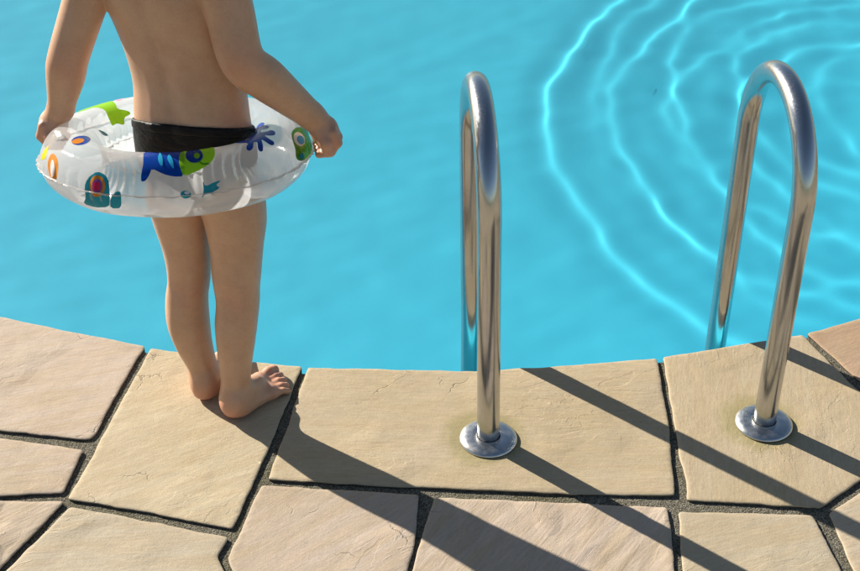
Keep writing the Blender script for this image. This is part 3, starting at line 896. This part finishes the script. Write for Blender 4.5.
PRINTS = [
    ('printed_fish:blue', [(-1.706, 1.767), (-1.635, 1.890), (-1.553, 1.885), (-1.448, 1.884), (-1.354, 1.879), (-1.319, 1.573), (-1.333, 1.034), (-1.352, 0.569), (-1.419, 0.578), (-1.493, 0.667), (-1.582, 0.877), (-1.595, 0.653), (-1.622, 0.464), (-1.652, 0.443), (-1.656, 0.609), (-1.654, 0.766), (-1.653, 1.077)]),
    ('head:lime', [(-1.313, 1.882), (-1.234, 1.885), (-1.150, 1.884), (-1.052, 1.896), (-1.014, 1.905), (-1.064, 1.345), (-1.096, 1.092), (-1.149, 0.891), (-1.247, 0.695), (-1.353, 0.561), (-1.373, 0.825), (-1.378, 1.156), (-1.360, 1.602)]),
    ('eye:blue', [(-1.177, 1.246), (-1.189, 1.135), (-1.206, 1.050), (-1.228, 0.996), (-1.251, 0.979), (-1.274, 0.987), (-1.294, 1.032), (-1.310, 1.111), (-1.319, 1.213), (-1.320, 1.349), (-1.310, 1.517), (-1.289, 1.764), (-1.260, 1.886), (-1.231, 1.883), (-1.200, 1.887), (-1.172, 1.889), (-1.173, 1.572), (-1.172, 1.389)]),
    ('pupil:lime', [(-1.203, 1.257), (-1.211, 1.185), (-1.223, 1.140), (-1.235, 1.133), (-1.246, 1.157), (-1.253, 1.216), (-1.252, 1.293), (-1.245, 1.375), (-1.232, 1.437), (-1.218, 1.451), (-1.207, 1.418), (-1.202, 1.342)]),
    ('stripe:cyan', [(-1.544, 1.704), (-1.546, 1.247), (-1.526, 1.007), (-1.501, 0.904), (-1.503, 1.241)]),
    ('stripe:cyan2', [(-1.454, 1.519), (-1.472, 1.241), (-1.446, 0.976), (-1.417, 0.775), (-1.421, 1.113)]),
    ('mouth:green', [(-1.234, 0.998), (-1.205, 0.856), (-1.151, 0.856), (-1.152, 0.912), (-1.202, 0.911), (-1.223, 1.032)]),
    ('printed_small_fish:teal', [(-1.223, 0.421), (-1.210, 0.210), (-1.148, 0.305), (-1.091, 0.335), (-1.135, 0.203), (-1.103, 0.106), (-1.172, -0.002), (-1.214, -0.017), (-1.244, -0.149), (-1.225, 0.069)]),
    ('printed_bubble:teal', [(-1.313, 0.014), (-1.316, -0.030), (-1.323, -0.065), (-1.333, -0.091), (-1.345, -0.101), (-1.358, -0.094), (-1.369, -0.074), (-1.378, -0.044), (-1.384, -0.005), (-1.385, 0.040), (-1.383, 0.080), (-1.376, 0.113), (-1.366, 0.138), (-1.354, 0.148), (-1.341, 0.144), (-1.330, 0.125), (-1.320, 0.094), (-1.315, 0.056)]),
    ('highlight:white', [(-1.320, 0.068), (-1.323, 0.046), (-1.330, 0.031), (-1.340, 0.028), (-1.349, 0.036), (-1.356, 0.058), (-1.358, 0.084), (-1.355, 0.107), (-1.348, 0.122), (-1.338, 0.125), (-1.329, 0.116), (-1.322, 0.094)]),
    ('printed_coral:blue', [(0.210, 2.288), (0.166, 2.145), (0.082, 2.064), (0.028, 2.129), (-0.105, 1.867), (-0.177, 1.751), (-0.235, 1.806), (-0.182, 2.068), (-0.362, 1.841), (-0.335, 1.664), (-0.272, 1.590), (-0.303, 1.410), (-0.373, 1.295), (-0.422, 1.371), (-0.453, 1.548), (-0.489, 1.253), (-0.482, 1.086), (-0.517, 0.978), (-0.555, 1.001), (-0.560, 1.195), (-0.552, 1.415), (-0.634, 1.061), (-0.674, 0.909), (-0.701, 0.935), (-0.695, 1.067), (-0.625, 1.344), (-0.654, 1.416), (-0.727, 1.147), (-0.768, 1.068), (-0.796, 1.124), (-0.771, 1.289), (-0.704, 1.446), (-0.789, 1.705), (-0.741, 1.956), (-0.717, 1.962), (-0.611, 1.766), (-0.492, 2.062), (-0.642, 1.989), (-0.623, 1.992), (-0.435, 2.091), (-0.344, 2.161), (0.197, 2.551), (0.196, 2.412)]),
    ('printed_turtle:green', [(-0.166, 1.022), (-0.030, 0.980), (0.093, 0.763), (0.227, 0.410), (0.185, 0.300), (0.091, 0.021), (0.038, -0.159), (-0.259, 0.027), (-0.339, 0.163), (-0.364, 0.298), (-0.331, 0.462), (-0.265, 0.840)]),
    ('teye:white', [(-0.064, 0.592), (-0.084, 0.519), (-0.116, 0.469), (-0.154, 0.448), (-0.194, 0.459), (-0.228, 0.500), (-0.255, 0.566), (-0.267, 0.649), (-0.261, 0.738), (-0.240, 0.820), (-0.205, 0.880), (-0.163, 0.906), (-0.120, 0.893), (-0.087, 0.844), (-0.065, 0.769), (-0.058, 0.681)]),
    ('tiris:sky', [(-0.087, 0.568), (-0.102, 0.514), (-0.128, 0.484), (-0.158, 0.478), (-0.188, 0.500), (-0.211, 0.545), (-0.223, 0.605), (-0.222, 0.670), (-0.208, 0.727), (-0.182, 0.764), (-0.150, 0.771), (-0.122, 0.748), (-0.098, 0.698), (-0.087, 0.634)]),
    ('fin:green', [(-0.011, 0.184), (0.131, 0.142), (0.088, 0.008), (0.063, -0.077)]),
    ('spot:teal', [(-0.212, 0.123), (-0.224, 0.091), (-0.249, 0.091), (-0.277, 0.119), (-0.300, 0.165), (-0.313, 0.219), (-0.313, 0.268), (-0.300, 0.300), (-0.279, 0.306), (-0.253, 0.282), (-0.230, 0.235), (-0.213, 0.175)]),
    ('printed_snail:teal', [(-2.087, 0.119), (-2.073, 0.299), (-2.052, 0.453), (-1.997, 0.636), (-1.921, 0.561), (-1.885, 0.355), (-1.881, -0.100), (-1.910, -0.473), (-2.047, -0.613), (-2.156, -0.568), (-2.090, -0.248)]),
    ('shell:orange', [(-1.913, 0.238), (-1.917, 0.126), (-1.930, 0.019), (-1.948, -0.066), (-1.972, -0.122), (-1.996, -0.139), (-2.018, -0.115), (-2.034, -0.049), (-2.043, 0.048), (-2.046, 0.158), (-2.044, 0.269), (-2.035, 0.372), (-2.020, 0.454), (-2.000, 0.505), (-1.977, 0.519), (-1.953, 0.494), (-1.933, 0.433), (-1.919, 0.344)]),
    ('spiral:violet', [(-1.934, 0.227), (-1.938, 0.133), (-1.951, 0.052), (-1.969, -0.001), (-1.988, -0.012), (-2.005, 0.017), (-2.016, 0.085), (-2.020, 0.175), (-2.017, 0.268), (-2.006, 0.347), (-1.991, 0.398), (-1.971, 0.409), (-1.953, 0.379), (-1.940, 0.314)]),
    ('center:red', [(-1.950, 0.211), (-1.955, 0.140), (-1.966, 0.083), (-1.980, 0.057), (-1.996, 0.065), (-2.005, 0.110), (-2.010, 0.174), (-2.006, 0.244), (-1.997, 0.299), (-1.982, 0.326), (-1.967, 0.317), (-1.956, 0.274)]),
    ('tail:teal', [(-1.877, -0.098), (-1.820, 0.141), (-1.792, 0.094), (-1.809, -0.449), (-1.901, -0.504)]),
    ('printed_star:yellow', [(-2.765, 0.281), (-2.741, 0.526), (-2.729, 0.799), (-2.686, 0.719), (-2.629, 0.446), (-2.702, 0.300)]),
    ('printed_loop:orange', [(-2.409, 0.431), (-2.399, 0.293), (-2.404, 0.155), (-2.425, 0.034), (-2.456, -0.058), (-2.489, -0.098), (-2.514, -0.075), (-2.533, 0.002), (-2.546, 0.119), (-2.559, 0.253), (-2.571, 0.391), (-2.581, 0.516), (-2.584, 0.620), (-2.572, 0.694), (-2.547, 0.728), (-2.510, 0.715), (-2.469, 0.657), (-2.433, 0.558)]),
    ('hole:white', [(-2.446, 0.349), (-2.442, 0.214), (-2.451, 0.101), (-2.469, 0.040), (-2.486, 0.058), (-2.500, 0.145), (-2.512, 0.272), (-2.523, 0.401), (-2.527, 0.503), (-2.518, 0.554), (-2.497, 0.541), (-2.469, 0.467)]),
    ('printed_lizard:lime', [(2.839, 1.288), (2.669, 1.167), (2.552, 1.205), (2.416, 1.244), (2.359, 1.249), (2.423, 1.839), (2.468, 2.056), (2.336, 2.263), (2.343, 2.388), (2.464, 2.448), (2.520, 2.708), (2.614, 2.550), (2.720, 2.583), (2.687, 2.285), (2.610, 1.901), (2.639, 1.505), (2.752, 1.466)]),
    ('printed_dot:pink', [(2.223, 1.275), (2.226, 1.271), (2.258, 1.417), (2.303, 1.579), (2.337, 1.610), (2.357, 1.566), (2.345, 1.374), (2.335, 1.255), (2.332, 1.261), (2.317, 1.259), (2.296, 1.266), (2.271, 1.269), (2.248, 1.276), (2.231, 1.274)]),
    ('printed_bean:slate', [(2.915, 2.787), (2.942, 2.773), (2.980, 2.718), (3.020, 2.633), (3.046, 2.545), (3.049, 2.479), (3.036, 2.450), (3.012, 2.466), (2.982, 2.521), (2.949, 2.602), (2.924, 2.687), (2.909, 2.755)]),
    ('printed_leaf:blue', [(-2.665, 2.198), (-2.490, 1.974), (-2.389, 1.736), (-2.358, 1.565), (-2.365, 1.451), (-2.392, 1.375), (-2.431, 1.340), (-2.475, 1.343), (-2.518, 1.382), (-2.558, 1.457), (-2.595, 1.566), (-2.635, 1.703), (-2.674, 1.854), (-2.721, 2.011), (-2.755, 2.144), (-2.750, 2.225)]),
    ('core:orange', [(-2.484, 1.762), (-2.441, 1.676), (-2.415, 1.573), (-2.411, 1.479), (-2.424, 1.406), (-2.448, 1.362), (-2.477, 1.351), (-2.506, 1.373), (-2.526, 1.423), (-2.544, 1.502), (-2.554, 1.596), (-2.557, 1.691), (-2.549, 1.765), (-2.524, 1.794)]),
]
# ------------------------------------------------------------------ the swim ring
RING_C, RING_R, RING_r, RING_T = (-0.425, 2.058, 0.535), 0.1725, 0.0510, -0.20
k = NT('clear_vinyl')
co = k.obj()
fres = k.n('LayerWeight', i={'Blend': 0.22})
milky = k.n('MixShader', i={'Fac': 0.72, 1: k.n('BsdfDiffuse', i={'Color': (0.93, 0.93, 0.94, 1)}).outputs[0], 2: k.n('BsdfTranslucent', i={'Color': (0.95, 0.95, 0.96, 1)}).outputs[0]})
clear = k.n('BsdfTransparent', i={'Color': (0.96, 0.96, 0.97, 1)})
bw = k.bump(k.noise(co, 45, 3), 0.25, 0.003)
gloss = k.n('BsdfGlossy', i={'Color': (1, 1, 1, 1), 'Roughness': 0.07, 'Normal': bw})
dens = k.math('ADD', k.ramp(k.noise(co, 9, 3), [(0.3, 0.48), (0.7, 0.62)]), k.math('MULTIPLY', fres.outputs['Facing'], 0.30))
body_ = k.n('MixShader', i={'Fac': dens, 1: clear.outputs[0], 2: milky.outputs[0]})
M_vinyl = k.done(k.n('MixShader', i={'Fac': k.math('MULTIPLY', fres.outputs['Fresnel'], 0.55), 1: body_.outputs[0], 2: gloss.outputs[0]}))
INK = dict(blue=(0.002, 0.050, 0.33), lime=(0.30, 0.62, 0.02), green=(0.07, 0.25, 0.01), cyan=(0.03, 0.42, 0.62), teal=(0.01, 0.24, 0.32), white=(0.80, 0.82, 0.84),
           sky=(0.05, 0.30, 0.60), orange=(0.75, 0.26, 0.03), violet=(0.26, 0.08, 0.35), red=(0.65, 0.02, 0.10), yellow=(0.80, 0.62, 0.01), pink=(0.80, 0.42, 0.55), slate=(0.10, 0.24, 0.28))
INK_M = {}
def ink(c):
    c = c.rstrip('2')
    if c not in INK_M:
        k = NT('print_' + c)
        co = k.obj()
        sh = k.bsdf(Base_Color=k.mix(k.ramp(k.noise(co, 40, 3), [(0.4, 0.0), (0.8, 0.25)]), INK[c], tuple(min(1, v * 1.25 + .005) for v in INK[c])), Roughness=0.25, Specular_IOR_Level=0.2)
        tr = k.n('BsdfTranslucent', i={'Color': (*(min(1, v * 1.6) for v in INK[c]), 1)})
        INK_M[c] = k.done(k.n('MixShader', i={'Fac': 0.30, 1: sh.outputs[0], 2: tr.outputs[0]}))
    return INK_M[c]
def pucker(a, b_):
    """inflated vinyl: small creases running off the welded seams"""
    so = math.exp(-(b_ / 0.42) ** 2)
    si = math.exp(-((abs(b_) - math.pi) / 0.55) ** 2)
    w_ = math.sin(a * 61 + 2 * math.sin(a * 7)) * .6 + math.sin(a * 97 + 1.3) * .4
    return 0.0016 * so * w_ + 0.0022 * si * (math.sin(a * 43 + math.sin(a * 5) * 2)) + 0.0010 * math.sin(a * 9 + 1) * math.cos(b_) 
def tor(a, b_, lift=0.0):
    r_ = RING_r + pucker(a, b_) + lift
    q_ = RING_R + r_ * math.cos(b_)
    return (q_ * math.cos(a), q_ * math.sin(a), r_ * math.sin(b_))
ring = empty('swim_ring', RING_C)
ring.rotation_euler = (RING_T, 0, 0)
tag(ring, 'clear inflatable swim ring printed with colourful fish, held round the child\'s waist', 'swim ring')
NA, NB = 320, 48
V = [tor(2 * math.pi * i / NA, 2 * math.pi * j / NB) for i in range(NA) for j in range(NB)]
Fq = [(i * NB + j, ((i + 1) % NA) * NB + j, ((i + 1) % NA) * NB + (j + 1) % NB, i * NB + (j + 1) % NB) for i in range(NA) for j in range(NB)]
tube = link('tube', mesh_of('tube', V, Fq, True), M_vinyl, ring)
def seam(b0, r0, r1, zamp):
    V, Fq = [], []
    for i in range(NA):
        a = 2 * math.pi * i / NA
        z = zamp * math.sin(a * 31 + math.sin(a * 5))
        rr = RING_R + (RING_r + pucker(a, b0)) * math.cos(b0)
        for r_ in (r0, r1):
            V += [((rr + r_) * math.cos(a), (rr + r_) * math.sin(a), z * (r_ != 0) + .0004), ((rr + r_) * math.cos(a), (rr + r_) * math.sin(a), z * (r_ != 0) - .0004)]
    for i in range(NA):
        p_, n_ = i * 4, ((i + 1) % NA) * 4
        for u, w in ((0, 2), (2, 3), (3, 1)):
            Fq.append((p_ + u, p_ + w, n_ + w, n_ + u))
    return link('seam', mesh_of('seam', V, Fq, True), M_vinyl, ring)
seam(0.0, 0.0, 0.006, 0.0012)
seam(math.pi, 0.0, -0.005, 0.0012)
# valve
VA = R(205)
Vv, Fv = lathe([(0.0001, 0.014), (0.0045, 0.014), (0.0052, 0.012), (0.0052, 0.002), (0.009, 0.0005), (0.009, 0.0)], 20)
val = link('valve', mesh_of('valve', Vv, Fv, True), M_vinyl, ring)
p_ = Vector(tor(VA, R(70))); val.location = p_
val.rotation_euler = (p_ - Vector((RING_R * math.cos(VA), RING_R * math.sin(VA), 0))).to_track_quat('Z', 'Y').to_euler()
# printed pictures: thin films that follow the tube
def film(name, col, poly, lift, parent):
    A_ = np.unwrap([q_[0] for q_ in poly]); B_ = np.unwrap([q_[1] for q_ in poly])
    sa, sb = RING_R + RING_r * .6, RING_r
    P = np.stack([A_ * sa, B_ * sb], 1)
    keep = [0]
    for i in range(1, len(P)):
        if np.linalg.norm(P[i] - P[keep[-1]]) > 4e-4 and np.linalg.norm(P[i] - P[0]) > 4e-4: keep.append(i)
    P = P[keep]
    if len(P) < 3: return None
    if poly_area(P) < 0: P = P[::-1]
    # soften the outline
    n_ = len(P); Q_ = []
    for i in range(n_):
        a, b_ = P[i], P[(i + 1) % n_]
        Q_ += [a * .78 + b_ * .22, a * .22 + b_ * .78]
    P = np.array(Q_); n_ = len(P)
    lo, hi = P.min(0), P.max(0)
    gx, gy = np.meshgrid(np.arange(lo[0], hi[0], .003), np.arange(lo[1], hi[1], .003))
    ok = inside(P, gx, gy)
    pts = [Vector(p) for p in P] + [Vector(p) for p in np.stack([gx[ok], gy[ok]], 1)]
    r_ = geometry.delaunay_2d_cdt(pts, [(i, (i + 1) % n_) for i in range(n_)], [], 1, 1e-6)
    vt = [tor(v.x / sa, v.y / sb, lift) for v in r_[0]]
    return link(name, mesh_of(name, vt, [tuple(f_) for f_ in r_[2]], True), ink(col), parent)
NICE = dict(teye='eye', tiris='iris', center='core')
cur, depth = None, 0
for key, poly in PRINTS:
    nm, col = key.split(':')
    if nm.startswith('printed_'):
        cur = film(nm, col, poly, 0.0005, ring); depth = 0
    else:
        depth += 1
        film(NICE.get(nm, nm), col, poly, 0.0005 + 0.00035 * depth, cur)
